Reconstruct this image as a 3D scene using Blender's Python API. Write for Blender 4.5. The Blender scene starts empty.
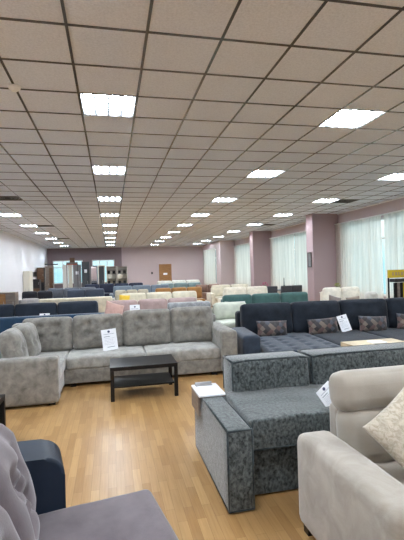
import bpy, bmesh, math, random
from mathutils import Vector, Matrix, noise
random.seed(7)
PI = math.pi
C = bpy.context.scene.collection
scene = bpy.context.scene
ZC = 3.56            # ceiling height

# ------------------------------------------------------------------ materials
def lin(c):
    return tuple((x / 12.92 if x <= .04045 else ((x + .055) / 1.055) ** 2.4) for x in [v / 255 for v in c]) + (1,)
def base_mat(name):
    m = bpy.data.materials.new(name); m.use_nodes = True
    nt = m.node_tree; b = nt.nodes['Principled BSDF']
    return m, nt, b
def N(nt, t, **k):
    n = nt.nodes.new(t)
    for a, v in k.items():
        if a in n.inputs: n.inputs[a].default_value = v
        else: setattr(n, a, v)
    return n
def coords(nt, sc=(1, 1, 1)):
    tc = nt.nodes.new('ShaderNodeTexCoord'); mp = nt.nodes.new('ShaderNodeMapping')
    mp.inputs['Scale'].default_value = sc
    nt.links.new(tc.outputs['Object'], mp.inputs['Vector'])
    return mp.outputs['Vector']
def plain(name, col, rough=.5, metal=0, spec=.5):
    m, nt, b = base_mat(name)
    b.inputs['Base Color'].default_value = lin(col); b.inputs['Roughness'].default_value = rough
    b.inputs['Metallic'].default_value = metal; b.inputs['Specular IOR Level'].default_value = spec
    v = coords(nt); n = N(nt, 'ShaderNodeTexNoise', Scale=40.0, Detail=2.0); nt.links.new(v, n.inputs['Vector'])
    bp = N(nt, 'ShaderNodeBump', Strength=.04, Distance=.002); nt.links.new(n.outputs['Fac'], bp.inputs['Height'])
    nt.links.new(bp.outputs['Normal'], b.inputs['Normal'])
    return m
def fabric(name, c1, c2, blotch=6., lo=.35, hi=.65, rough=.85, sheen=.25, weave=250., bump=.25, stretch=(1, 1, 1), distort=0.):
    m, nt, b = base_mat(name); L = nt.links
    v = coords(nt, stretch)
    n = N(nt, 'ShaderNodeTexNoise', Scale=blotch, Detail=6.0, Roughness=.62, Distortion=distort); L.new(v, n.inputs['Vector'])
    r = nt.nodes.new('ShaderNodeValToRGB')
    r.color_ramp.elements[0].position = lo; r.color_ramp.elements[0].color = lin(c1)
    r.color_ramp.elements[1].position = hi; r.color_ramp.elements[1].color = lin(c2)
    L.new(n.outputs['Fac'], r.inputs['Fac']); L.new(r.outputs['Color'], b.inputs['Base Color'])
    w = N(nt, 'ShaderNodeTexNoise', Scale=weave, Detail=1.0); L.new(v, w.inputs['Vector'])
    mx = N(nt, 'ShaderNodeMath', operation='ADD'); L.new(w.outputs['Fac'], mx.inputs[0]); L.new(n.outputs['Fac'], mx.inputs[1])
    bp = N(nt, 'ShaderNodeBump', Strength=bump, Distance=.004); L.new(mx.outputs[0], bp.inputs['Height'])
    L.new(bp.outputs['Normal'], b.inputs['Normal'])
    b.inputs['Roughness'].default_value = rough; b.inputs['Specular IOR Level'].default_value = .25
    b.inputs['Sheen Weight'].default_value = sheen; b.inputs['Sheen Roughness'].default_value = .4
    return m
def emis(name, col, s):
    m, nt, b = base_mat(name)
    b.inputs['Base Color'].default_value = lin(col)
    b.inputs['Emission Color'].default_value = lin(col); b.inputs['Emission Strength'].default_value = s
    return m

def floor_mat():
    m, nt, b = base_mat('beech_laminate'); L = nt.links
    tc = nt.nodes.new('ShaderNodeTexCoord'); sp = nt.nodes.new('ShaderNodeSeparateXYZ'); cb = nt.nodes.new('ShaderNodeCombineXYZ')
    L.new(tc.outputs['Object'], sp.inputs[0]); L.new(sp.outputs['Y'], cb.inputs['X']); L.new(sp.outputs['X'], cb.inputs['Y'])
    br = nt.nodes.new('ShaderNodeTexBrick')
    br.offset = .37; br.inputs['Scale'].default_value = 1
    br.inputs['Brick Width'].default_value = .42; br.inputs['Row Height'].default_value = .066
    br.inputs['Mortar Size'].default_value = .0012; br.inputs['Mortar Smooth'].default_value = .3; br.inputs['Bias'].default_value = 0
    br.inputs['Color1'].default_value = lin((182, 146, 98)); br.inputs['Color2'].default_value = lin((160, 122, 76))
    br.inputs['Mortar'].default_value = lin((134, 100, 62))
    L.new(cb.outputs[0], br.inputs['Vector'])
    mp = nt.nodes.new('ShaderNodeMapping'); mp.inputs['Scale'].default_value = (2, 45, 1); L.new(cb.outputs[0], mp.inputs['Vector'])
    g = N(nt, 'ShaderNodeTexNoise', Scale=1.6, Detail=5.0, Roughness=.6); L.new(mp.outputs[0], g.inputs['Vector'])
    mx = nt.nodes.new('ShaderNodeMix'); mx.data_type = 'RGBA'; mx.blend_type = 'MULTIPLY'; mx.inputs['Factor'].default_value = .45
    r = nt.nodes.new('ShaderNodeValToRGB'); r.color_ramp.elements[0].position = .3; r.color_ramp.elements[0].color = (.62, .55, .45, 1)
    r.color_ramp.elements[1].position = .65; r.color_ramp.elements[1].color = (1, 1, 1, 1)
    L.new(g.outputs['Fac'], r.inputs['Fac']); L.new(br.outputs['Color'], mx.inputs[6]); L.new(r.outputs['Color'], mx.inputs[7])
    L.new(mx.outputs[2], b.inputs['Base Color'])
    b.inputs['Roughness'].default_value = .29; b.inputs['Specular IOR Level'].default_value = .42
    bp = N(nt, 'ShaderNodeBump', Strength=.12, Distance=.002); L.new(g.outputs['Fac'], bp.inputs['Height']); L.new(bp.outputs['Normal'], b.inputs['Normal'])
    return m
def wall_mat(name, c):
    m, nt, b = base_mat(name); L = nt.links
    v = coords(nt)
    n = N(nt, 'ShaderNodeTexNoise', Scale=.6, Detail=3.0); L.new(v, n.inputs['Vector'])
    r = nt.nodes.new('ShaderNodeValToRGB'); a = [x * .97 for x in c]
    r.color_ramp.elements[0].position = .3; r.color_ramp.elements[0].color = lin(a)
    r.color_ramp.elements[1].position = .7; r.color_ramp.elements[1].color = lin(c)
    L.new(n.outputs['Fac'], r.inputs['Fac']); L.new(r.outputs['Color'], b.inputs['Base Color'])
    f = N(nt, 'ShaderNodeTexNoise', Scale=120.0, Detail=2.0); L.new(v, f.inputs['Vector'])
    bp = N(nt, 'ShaderNodeBump', Strength=.1, Distance=.003); L.new(f.outputs['Fac'], bp.inputs['Height']); L.new(bp.outputs['Normal'], b.inputs['Normal'])
    b.inputs['Roughness'].default_value = .6
    return m
def ceil_mat():
    m, nt, b = base_mat('mineral_tile'); L = nt.links
    v = coords(nt)
    n = N(nt, 'ShaderNodeTexNoise', Scale=55.0, Detail=5.0, Roughness=.7); L.new(v, n.inputs['Vector'])
    r = nt.nodes.new('ShaderNodeValToRGB')
    r.color_ramp.elements[0].position = .3; r.color_ramp.elements[0].color = lin((204, 209, 218))
    r.color_ramp.elements[1].position = .62; r.color_ramp.elements[1].color = lin((226, 231, 240))
    L.new(n.outputs['Fac'], r.inputs['Fac']); L.new(r.outputs['Color'], b.inputs['Base Color'])
    bp = N(nt, 'ShaderNodeBump', Strength=.2, Distance=.003); L.new(n.outputs['Fac'], bp.inputs['Height']); L.new(bp.outputs['Normal'], b.inputs['Normal'])
    b.inputs['Roughness'].default_value = .8
    return m
def mosaic_mat():
    m, nt, b = base_mat('mosaic_print_velvet'); L = nt.links
    v = coords(nt, (1, .0, 1))
    mp = nt.nodes.new('ShaderNodeMapping'); mp.inputs['Rotation'].default_value = (0, PI / 4, 0); L.new(v, mp.inputs['Vector'])
    vo = N(nt, 'ShaderNodeTexVoronoi', Scale=14.0, Randomness=.25); L.new(mp.outputs[0], vo.inputs['Vector'])
    sp = nt.nodes.new('ShaderNodeSeparateColor'); L.new(vo.outputs['Color'], sp.inputs[0])
    r = nt.nodes.new('ShaderNodeValToRGB'); cr = r.color_ramp; cr.interpolation = 'CONSTANT'
    cr.elements[0].position = 0; cr.elements[0].color = lin((34, 29, 31)); cr.elements[1].position = .22; cr.elements[1].color = lin((92, 70, 66))
    for p, c in ((.42, (52, 48, 52)), (.6, (112, 100, 90)), (.75, (38, 32, 33)), (.88, (66, 70, 80))):
        e = cr.elements.new(p); e.color = lin(c)
    L.new(sp.outputs[0], r.inputs['Fac']); L.new(r.outputs['Color'], b.inputs['Base Color'])
    b.inputs['Roughness'].default_value = .7; b.inputs['Sheen Weight'].default_value = .3
    return m
def wood(name, c1, c2, rough=.45, sc=(1, 1, 12)):
    m, nt, b = base_mat(name); L = nt.links
    v = coords(nt, sc); n = N(nt, 'ShaderNodeTexNoise', Scale=4.0, Detail=5.0, Distortion=.6); L.new(v, n.inputs['Vector'])
    r = nt.nodes.new('ShaderNodeValToRGB'); r.color_ramp.elements[0].position = .35; r.color_ramp.elements[0].color = lin(c1)
    r.color_ramp.elements[1].position = .65; r.color_ramp.elements[1].color = lin(c2)
    L.new(n.outputs['Fac'], r.inputs['Fac']); L.new(r.outputs['Color'], b.inputs['Base Color']); b.inputs['Roughness'].default_value = rough
    return m
def glass_mat():
    m = bpy.data.materials.new('window_glass'); m.use_nodes = True; nt = m.node_tree; nt.nodes.clear(); L = nt.links
    o = nt.nodes.new('ShaderNodeOutputMaterial'); t = nt.nodes.new('ShaderNodeBsdfTransparent'); g = nt.nodes.new('ShaderNodeBsdfGlossy')
    t.inputs[0].default_value = (.93, .97, .97, 1); g.inputs['Roughness'].default_value = .02
    f0 = N(nt, 'ShaderNodeLayerWeight', Blend=.5); f1 = N(nt, 'ShaderNodeMath', operation='POWER'); f1.inputs[1].default_value = 4; L.new(f0.outputs['Facing'], f1.inputs[0]); f = N(nt, 'ShaderNodeMath', operation='MULTIPLY_ADD'); f.inputs[1].default_value = .9; f.inputs[2].default_value = .05; L.new(f1.outputs[0], f.inputs[0]); mx = nt.nodes.new('ShaderNodeMixShader')
    L.new(f.outputs[0], mx.inputs[0]); L.new(t.outputs[0], mx.inputs[1]); L.new(g.outputs[0], mx.inputs[2]); L.new(mx.outputs[0], o.inputs[0])
    return m
def sheer_mat():
    m = bpy.data.materials.new('sheer_voile'); m.use_nodes = True; nt = m.node_tree; nt.nodes.clear(); L = nt.links
    o = nt.nodes.new('ShaderNodeOutputMaterial'); t = nt.nodes.new('ShaderNodeBsdfTranslucent'); d = nt.nodes.new('ShaderNodeBsdfDiffuse')
    tr = nt.nodes.new('ShaderNodeBsdfTransparent'); v = coords(nt, (1, 1, .02)); n = N(nt, 'ShaderNodeTexNoise', Scale=14.0, Detail=2.0); L.new(v, n.inputs['Vector'])
    r = nt.nodes.new('ShaderNodeValToRGB'); r.color_ramp.elements[0].position = .35; r.color_ramp.elements[0].color = lin((226, 222, 214)); r.color_ramp.elements[1].position = .65; r.color_ramp.elements[1].color = lin((250, 246, 238))
    L.new(n.outputs['Fac'], r.inputs['Fac']); L.new(r.outputs['Color'], t.inputs[0]); L.new(r.outputs['Color'], d.inputs[0])
    m1 = nt.nodes.new('ShaderNodeMixShader'); m1.inputs[0].default_value = .2; L.new(t.outputs[0], m1.inputs[1]); L.new(d.outputs[0], m1.inputs[2])
    m2 = nt.nodes.new('ShaderNodeMixShader'); m2.inputs[0].default_value = .18; L.new(m1.outputs[0], m2.inputs[1]); L.new(tr.outputs[0], m2.inputs[2]); L.new(m2.outputs[0], o.inputs[0])
    return m

M = dict(
    floor=floor_mat(), ceil=ceil_mat(), grid=plain('ceiling_tee_metal', (82, 79, 77), .2, 0, 1.),
    lilac=wall_mat('lilac_white_paint', (232, 232, 236)), mauve_wall=wall_mat('dusty_mauve_paint', (196, 180, 181)),
    pillar=wall_mat('pillar_mauve_paint', (168, 146, 149)),
    brown_wall=wall_mat('dark_mauve_paint', (126, 110, 114)), white=plain('white_plastic', (235, 235, 232), .4), steel=plain('brushed_steel', (180, 180, 180), .3, .9),
    tray=plain('darkened_enamel_reflector', (74, 76, 78), .35), tube=emis('lit_tube', (232, 243, 254), 50.), deadtube=plain('unlit_tube', (190, 190, 188), .4),  # tray colour darkened to put shade into the gaps between the tubes
    black=plain('black_lacquer', (12, 11, 12), .4, 0, .35), dark=plain('dark_plastic', (40, 38, 38), .5), ventdark=plain('dark_vent_metal', (84, 80, 74), .5),
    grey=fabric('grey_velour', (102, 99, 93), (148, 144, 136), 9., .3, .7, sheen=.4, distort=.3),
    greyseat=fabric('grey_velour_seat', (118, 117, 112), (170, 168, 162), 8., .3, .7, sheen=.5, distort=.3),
    silver=fabric('crushed_silver_velvet', (26, 31, 32), (106, 113, 112), 46., .35, .7, .55, .5, distort=.3, bump=.5, stretch=(1, .9, .75)),
    piping=fabric('dark_piping_cord', (36, 42, 44), (62, 70, 72), 20.),
    beige=fabric('taupe_beige_velour', (146, 138, 126), (170, 162, 151), 5., .35, .65, sheen=.5, distort=.8),
    beigetop=fabric('smooth_beige_velour', (152, 144, 132), (164, 156, 144), 3., sheen=.4),
    damask=fabric('cream_damask_velvet', (158, 148, 130), (188, 178, 160), 24., .4, .56, .5, .4, distort=2.),
    mauve=fabric('mauve_grey_velour', (95, 87, 90), (114, 105, 108), 4., sheen=.35, bump=.3), 
    slate=fabric('slate_blue_leatherette', (27, 36, 49), (34, 44, 58), 3., rough=.45, sheen=0, weave=500., bump=.08),
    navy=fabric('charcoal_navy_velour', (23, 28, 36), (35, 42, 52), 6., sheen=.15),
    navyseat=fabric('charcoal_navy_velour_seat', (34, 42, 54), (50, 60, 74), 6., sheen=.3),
    mosaic=mosaic_mat(), glass=glass_mat(), sheer=sheer_mat(),
    paper=plain('white_paper', (236, 238, 242), .6), ink=plain('grey_ink', (120, 126, 140), .7), emblem=plain('slate_ink', (66, 76, 104), .7),
    palewood=wood('pale_oak', (176, 158, 128), (204, 188, 158)), walnut=wood('walnut', (78, 54, 38), (112, 82, 58)), oak=wood('golden_oak', (142, 100, 58), (168, 124, 76)),
    taupe=wood('taupe_ash', (112, 100, 92), (134, 122, 112)), creamlac=plain('cream_lacquer', (222, 218, 204), .4), mirror=plain('mirror_glass', (225, 228, 230), .05, 1),
    yellow=plain('yellow_board', (206, 178, 40), .5), greypanel=plain('mid_grey_laminate', (128, 130, 134), .4), darkpanel=plain('dark_grey_laminate', (62, 68, 74), .4),
    screen=plain('black_screen', (16, 18, 22), .35), red=plain('brick_red_ink', (170, 84, 66), .6), magenta=plain('magenta_petal', (190, 60, 120), .6), green=plain('leaf_green', (80, 120, 60), .6), lime=plain('lime_petal', (170, 180, 80), .6),
    cork=plain('tan_card', (176, 150, 106), .7), concrete=plain('pale_concrete', (170, 168, 164), .8),
)
_fab = {}
def fab(c, v=.06, sheen=.35):
    k = (c, v)
    if k not in _fab:
        _fab[k] = fabric('velour_%02x%02x%02x' % c, tuple(x * (1 - v) for x in c), tuple(min(250, x * (1 + v)) for x in c), 6., sheen=sheen)
    return _fab[k]

# ------------------------------------------------------------------ mesh helpers
I4 = Matrix.Identity(4)
def T(x, y, z): return Matrix.Translation((x, y, z))
def R(a, ax): return Matrix.Rotation(a, 4, ax)
def box(bm, x0, x1, y0, y1, z0, z1, bev=0., mat=I4, seg=2):
    r = bmesh.ops.create_cube(bm, size=1)
    vs = r['verts']
    for v in vs: v.co = Vector(((x0 + x1) / 2 + v.co.x * (x1 - x0), (y0 + y1) / 2 + v.co.y * (y1 - y0), (z0 + z1) / 2 + v.co.z * (z1 - z0)))
    if bev > 0:
        es = list({e for v in vs for e in v.link_edges})
        rr = bmesh.ops.bevel(bm, geom=es, offset=bev, segments=seg, profile=.5, affect='EDGES')
        vs = list({v for f in rr['faces'] for v in f.verts} | {v for v in vs if v.is_valid})
        big = set(vs)
        for v in list(big):
            for f in v.link_faces: big.update(f.verts)
        vs = list(big)
    if mat is not I4:
        for v in vs: v.co = mat @ v.co
    return bm
def cyl(bm, p0, p1, r, r2=None, n=14):
    p0, p1 = Vector(p0), Vector(p1); d = p1 - p0
    m = T(*((p0 + p1) / 2)) @ d.to_track_quat('Z', 'Y').to_matrix().to_4x4()
    bmesh.ops.create_cone(bm, cap_ends=True, segments=n, radius1=r, radius2=r if r2 is None else r2, depth=d.length, matrix=m)
    return bm
def _axis(h, r, n):
    r = min(r, h * .95); a = [-h, -h + r * .12, -h + r * .45, -h + r]
    mid = [(-h + r) + (2 * h - 2 * r) * i / n for i in range(1, n)]
    return a + mid + [h - r, h - r * .45, h - r * .12, h]
def puff(bm, w, d, t, r=.05, dome=.03, tufts=(), td=.02, ts=.06, n=10, mat=I4, wrinkle=.0, side=.0, crease=False, seed=0):
    """rounded upholstery block w(x) d(y) t(z) centred; +z is the domed, tufted face"""
    hx, hy, hz = w / 2, d / 2, t / 2
    r = min(r, hx * .9, hy * .9, hz * .9)
    ax, ay, az = _axis(hx, r, n), _axis(hy, r, n), _axis(hz, r, 2)
    def place(x, y, z):
        p = Vector((x, y, z)); q = Vector((max(-hx + r, min(hx - r, x)), max(-hy + r, min(hy - r, y)), max(-hz + r, min(hz - r, z))))
        e = p - q
        if e.length > 1e-9: p = q + e.normalized() * r
        u, v = x / hx, y / hy
        k = max(0., z / hz)
        dz = dome * (1 - u * u) * (1 - v * v)
        for (tu, tv) in tufts:
            dd = ((x - tu * hx) ** 2 + (y - tv * hy) ** 2)
            dz -= td * math.exp(-dd / (ts * ts))
            if crease:
                for (cu, cv) in tufts:
                    if (cu, cv) > (tu, tv) and abs(cu - tu) * hx + abs(cv - tv) * hy < crease:
                        a = Vector((tu * hx, tv * hy)); b_ = Vector((cu * hx, cv * hy)); ab = b_ - a
                        s = max(0, min(1, (Vector((x, y)) - a).dot(ab) / ab.length_squared)); dist = (Vector((x, y)) - a - ab * s).length
                        dz -= td * .45 * math.exp(-(dist / (ts * .35)) ** 2)
        if wrinkle: dz += wrinkle * noise.noise(Vector((x * 5 + seed * 7.1, y * 5 + seed * 3.3, seed)))
        p.z += k * dz
        if side: p.x += side * u * (1 - (z / hz) ** 2) * (1 - v * v); p.y += side * v * (1 - (z / hz) ** 2) * (1 - u * u)
        return mat @ p
    cache = {}
    def V(i, j, k):
        key = (i, j, k)
        if key not in cache: cache[key] = bm.verts.new(place(ax[i], ay[j], az[k]))
        return cache[key]
    X, Y, Z = len(ax) - 1, len(ay) - 1, len(az) - 1
    def F(*a):
        f = bm.faces.new([V(*q) for q in a]); f.smooth = True
    for i in range(X):
        for j in range(Y):
            F((i, j, Z), (i + 1, j, Z), (i + 1, j + 1, Z), (i, j + 1, Z)); F((i, j, 0), (i, j + 1, 0), (i + 1, j + 1, 0), (i + 1, j, 0))
    for i in range(X):
        for k in range(Z):
            F((i, 0, k), (i + 1, 0, k), (i + 1, 0, k + 1), (i, 0, k + 1)); F((i, Y, k), (i, Y, k + 1), (i + 1, Y, k + 1), (i + 1, Y, k))
    for j in range(Y):
        for k in range(Z):
            F((0, j, k), (0, j, k + 1), (0, j + 1, k + 1), (0, j + 1, k)); F((X, j, k), (X, j + 1, k), (X, j + 1, k + 1), (X, j, k + 1))
    return bm
def pillow(bm, w, h, t, mat=I4, n=18, pin=.06, q=.5, p=2.4, wr=.012, seed=0):
    """throw pillow in the local XZ plane, seam edge all round, pointed corners"""
    vs = {}
    for s in (1, -1):
        for i in range(n + 1):
            for j in range(n + 1):
                u = math.sin(PI / 2 * (2 * i / n - 1)); v = math.sin(PI / 2 * (2 * j / n - 1))
                edge = i in (0, n) or j in (0, n)
                if edge and s == -1: vs[(s, i, j)] = vs[(1, i, j)]; continue
                x = w / 2 * u * (1 - pin * (1 - v * v)); z = h / 2 * v * (1 - pin * (1 - u * u))
                tt = 0 if edge else t / 2 * ((1 - abs(u) ** p) * (1 - abs(v) ** p)) ** q
                tt *= 1 + 6 * wr * noise.noise(Vector((u * 2.3 + seed, v * 2.3, seed * 1.7 + s)))
                vs[(s, i, j)] = bm.verts.new(mat @ Vector((x, -s * tt, z)))
    for s in (1, -1):
        for i in range(n):
            for j in range(n):
                q4 = [vs[(s, i, j)], vs[(s, i + 1, j)], vs[(s, i + 1, j + 1)], vs[(s, i, j + 1)]]
                if s == -1: q4.reverse()
                if len(set(q4)) > 2:
                    try: bm.faces.new(q4).smooth = True
                    except ValueError: pass
    return bm
UPR = R(PI / 2, 'X')     # turns a puff block so its tufted face looks to -y, its d axis to +z

# ------------------------------------------------------------------ object helpers
def link(name, bm, m, smooth=False, wn=False):
    me = bpy.data.meshes.new(name); bmesh.ops.recalc_face_normals(bm, faces=bm.faces); bm.to_mesh(me); bm.free()
    o = bpy.data.objects.new(name, me); C.objects.link(o); me.materials.append(m)
    if smooth:
        for p in me.polygons: p.use_smooth = True
    if wn:
        for p in me.polygons: p.use_smooth = True
        w = o.modifiers.new('wn', 'WEIGHTED_NORMAL'); w.keep_sharp = False; w.weight = 100
    return o
def part(name, bm, m, parent, world=False, **k):
    if world: bm.transform(parent.matrix_basis.inverted())
    o = link(name, bm, m, **k); o.parent = parent
    return o
def sub(name, bm, m, parent, **k):
    o = link(name, bm, m, **k); o.parent = parent
    return o
def tag(o, label, cat, group=None):
    o['label'] = label; o['category'] = cat
    if group: o['group'] = group
    return o
def thing(name, label, cat, loc=(0, 0, 0), rz=0, group=None):
    o = bpy.data.objects.new(name, None); C.objects.link(o); o.empty_display_size = .1
    o.location = loc; o.rotation_euler = (0, 0, rz)
    o.matrix_basis = T(*loc) @ R(rz, 'Z')
    return tag(o, label, cat, group)
def struct(name, bm, m, **k):
    o = link(name, bm, m, **k); o['kind'] = 'structure'; return o
def nb(): return bmesh.new()
def copy_tree(o, parent=None):
    c = o.copy(); C.objects.link(c)
    if parent: c.parent = parent
    for ch in o.children: copy_tree(ch, c)
    return c

# ================================================================== ROOM SHELL
XL, XR, XF, YB, YN = -4.35, 7.95, 6.95, 31.0, -5.0
bm = nb(); box(bm, XL - .2, XR + .2, YN - .2, YB + .2, -.1, 0); struct('floor', bm, M['floor'])
bm = nb(); box(bm, XL - .2, XL, YN - .2, YB + .2, 0, ZC + .2); struct('wall_left', bm, M['lilac'])
bm = nb(); box(bm, XL, XR, YN - .2, YN, 0, ZC + .2); struct('wall_near', bm, M['mauve_wall'])
# back wall: dark accent left of x=.82 with two window openings, pale to the right with the door
WZ0, WZ1 = 1.0, 2.66
wins_b = [(-4.0, -1.95), (-1.3, .3)]
bm = nb()
xs = [XL, -4.0, -1.95, -1.3, .3, .82]
for a, b_ in ((0, 1), (2, 3), (4, 5)): box(bm, xs[a], xs[b_], YB, YB + .2, 0, ZC + .2)
for a, b_ in wins_b: box(bm, a, b_, YB, YB + .2, 0, WZ0); box(bm, a, b_, YB, YB + .2, WZ1, ZC + .2)
struct('wall_back', bm, M['brown_wall'])
bm = nb(); box(bm, .82, 3.6, YB, YB + .2, 0, ZC + .2); box(bm, 4.42, XR, YB, YB + .2, 0, ZC + .2); box(bm, 3.6, 4.42, YB, YB + .2, 2.16, ZC + .2)
struct('wall_back_pale', bm, M['mauve_wall'])
wn_ = 1
def window(axis, a0, a1, c, z0, z1, nm, mull=2, fz=None):
    """frame and pane in a wall; axis 'y' = wall at y=c spanning x, 'x' = wall at x=c spanning y"""
    global wn_
    o = bpy.data.objects.new('window_%d' % wn_, None); C.objects.link(o); o['kind'] = 'structure'; wn_ += 1
    def bx(bm, p0, p1, q0, q1, e=.05):
        if axis == 'y': box(bm, p0, p1, c, c + e, q0, q1)
        else: box(bm, c, c + e, p0, p1, q0, q1)
    bm = nb(); f = .06
    bx(bm, a0, a1, z0, z0 + f); bx(bm, a0, a1, z1 - f, z1); bx(bm, a0, a0 + f, z0 + f, z1 - f); bx(bm, a1 - f, a1, z0 + f, z1 - f)
    for i in range(1, mull): x = a0 + (a1 - a0) * i / mull; bx(bm, x - .03, x + .03, z0 + f, z1 - f)
    if fz: bx(bm, a0 + f, a1 - f, fz - .025, fz + .025, .048)
    w = link('window_frame', bm, M['white']); w.parent = o
    bm = nb()
    if axis == 'y': box(bm, a0 + .03, a1 - .03, c + .02, c + .026, z0 + .03, z1 - .03)
    else: box(bm, c + .02, c + .026, a0 + .03, a1 - .03, z0 + .03, z1 - .03)
    g = link('window_pane', bm, M['glass']); g.parent = o
for a, b_ in wins_b: window('y', a, b_, YB + .07, WZ0, WZ1, 'b', 3, 2.15)
# right wall with window openings
wins_r = [(1.5, 6.9), (7.9, 13.0), (14.1, 19.3), (20.3, 25.4)]
ZW0, ZW1 = .75, 3.12
bm = nb(); y = YN
for a, b_ in wins_r:
    box(bm, XR, XR + .25, y, a, 0, ZC + .2); box(bm, XR, XR + .25, a, b_, 0, ZW0); box(bm, XR, XR + .25, a, b_, ZW1, ZC + .2); y = b_
box(bm, XR, XR + .25, y, 26.4, 0, ZC + .2)
struct('wall_right', bm, M['mauve_wall'])
for a, b_ in wins_r: window('x', a, b_, XR + .1, ZW0, ZW1, 'r', 4, 2.5)
# the far bay stands one metre further in
bm = nb(); fy0, fy1 = 27.0, 30.2
box(bm, XF, XR, 25.9, 26.4, 0, ZC + .2); box(bm, XF, XF + .25, 26.4, fy0, 0, ZC + .2); box(bm, XF, XF + .25, fy1, YB, 0, ZC + .2)
box(bm, XF, XF + .25, fy0, fy1, 0, ZW0); box(bm, XF, XF + .25, fy0, fy1, ZW1, ZC + .2)
struct('wall_right_far', bm, M['mauve_wall'])
window('x', fy0, fy1, XF + .1, ZW0, ZW1, 'f', 3, 2.5)
for i, y in enumerate((7.2, 13.35, 19.6)):
    bm = nb(); box(bm, XF, XR, y, y + .5, 0, ZC + .2, .008); struct('pillar_%d' % (i + 1), bm, M['pillar'])
# baseboards
bm = nb(); box(bm, XL, XL + .02, YN, YB, 0, .07); struct('baseboard_left', bm, M['white'])
bm = nb(); box(bm, .82, 3.6, YB - .02, YB, 0, .07); box(bm, 4.42, XF, YB - .02, YB, 0, .07); struct('baseboard_back', bm, M['white'])
bm = nb()
for k, (a, b_) in enumerate(((YN, 7.2), (7.7, 13.35), (13.85, 19.6), (20.1, 25.9))): box(bm, XR - .02, XR, a, b_, 0, .07)
struct('baseboard_right', bm, M['white'])
# cornice strip where ceiling meets walls
bm = nb(); box(bm, XL, XL + .025, YN, YB, ZC - .03, ZC); box(bm, XL, XR, YB - .025, YB, ZC - .03, ZC)
for a, b_ in ((YN, 7.2), (7.7, 13.35), (13.85, 19.6), (20.1, 25.9)): box(bm, XR - .025, XR, a, b_, ZC - .03, ZC)
struct('trim_1', bm, M['white'])
# door in the pale back wall
d = bpy.data.objects.new('door_1', None); C.objects.link(d); d['kind'] = 'structure'
bm = nb(); box(bm, 3.62, 4.4, YB + .01, YB + .05, 0, 2.14, .004)
for z0, z1 in ((.2, .95), (1.1, 1.95)): box(bm, 3.74, 4.28, YB - .002, YB + .012, z0, z1, .004)
o = link('door_panel', bm, M['oak']); o.parent = d
bm = nb(); box(bm, 3.54, 3.62, YB - .02, YB + .06, 0, 2.22); box(bm, 4.4, 4.48, YB - .02, YB + .06, 0, 2.22); box(bm, 3.62, 4.4, YB - .02, YB + .06, 2.14, 2.22)
o = link('door_frame', bm, M['oak']); o.parent = d
bm = nb(); cyl(bm, (3.7, YB + .02, 1.02), (3.7, YB - .05, 1.02), .012); cyl(bm, (3.7, YB - .05, 1.02), (3.82, YB - .05, 1.02), .01)
o = link('door_handle', bm, M['steel']); o.parent = d
bm = nb(); box(bm, 3.86, 4.16, YB - .012, YB - .003, 1.42, 1.56); tag(link('door_sign', bm, M['paper']), 'small white notice fixed on the wooden door in the back wall', 'sign')
bm = nb(); box(bm, 2.95, 3.07, YB - .02, YB, 1.5, 1.66, .004); tag(link('alarm_switch', bm, M['dark']), 'small dark call-point box on the wall left of the wooden door', 'alarm box')

# ------------------------------------------------------------------ ceiling
GX0, GY0, P = -.271, 3.222, .6
c0, c1 = -7, 14           # columns (idx 0 holds the middle row of lights)
r0, r1 = -14, 47
holes = {}
lit = {}
for c in (-5, 0, 5, 10):
    for k in range(-13, 46, 5):
        if c == 5 and k < -5: pass
        lit[(c, k)] = 'light'
lit[(-5, 12)] = 'off'
vents = [(-4, 12), (-4, 22), (-4, 32), (11, 12), (11, 22)]
for v in vents: lit[v] = 'vent'
bm = nb()
def cell(c, k): return GX0 + c * P, GX0 + (c + 1) * P, GY0 + k * P, GY0 + (k + 1) * P
for c in range(c0, c1):
    for k in range(r0, r1):
        if (c, k) in lit: continue
        x0, x1, y0, y1 = cell(c, k)
        x0, x1, y0, y1 = max(x0, XL), min(x1, XR), max(y0, YN), min(y1, YB)
        if x1 - x0 < .01 or y1 - y0 < .01: continue
        box(bm, x0, x1, y0, y1, ZC, ZC + .02)
struct('ceiling', bm, M['ceil'])
bm = nb(); box(bm, XL - .2, XR + .2, YN - .2, YB + .2, ZC + .2, ZC + .3); struct('ceiling_slab', bm, M['concrete'])
bm = nb(); hw = .0115
for c in range(c0, c1 + 1):
    x = GX0 + c * P
    if XL < x < XR: box(bm, x - hw, x + hw, YN, YB, ZC - .006, ZC + .002)
for k in range(r0, r1 + 1):
    y = GY0 + k * P
    if YN < y < YB:
        for c in range(c0, c1):
            a, b_ = max(XL, GX0 + c * P + hw), min(XR, GX0 + (c + 1) * P - hw)
            if b_ > a: box(bm, a, b_, y - hw, y + hw, ZC - .006, ZC + .002)
struct('trim_2', bm, M['grid'])
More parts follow.
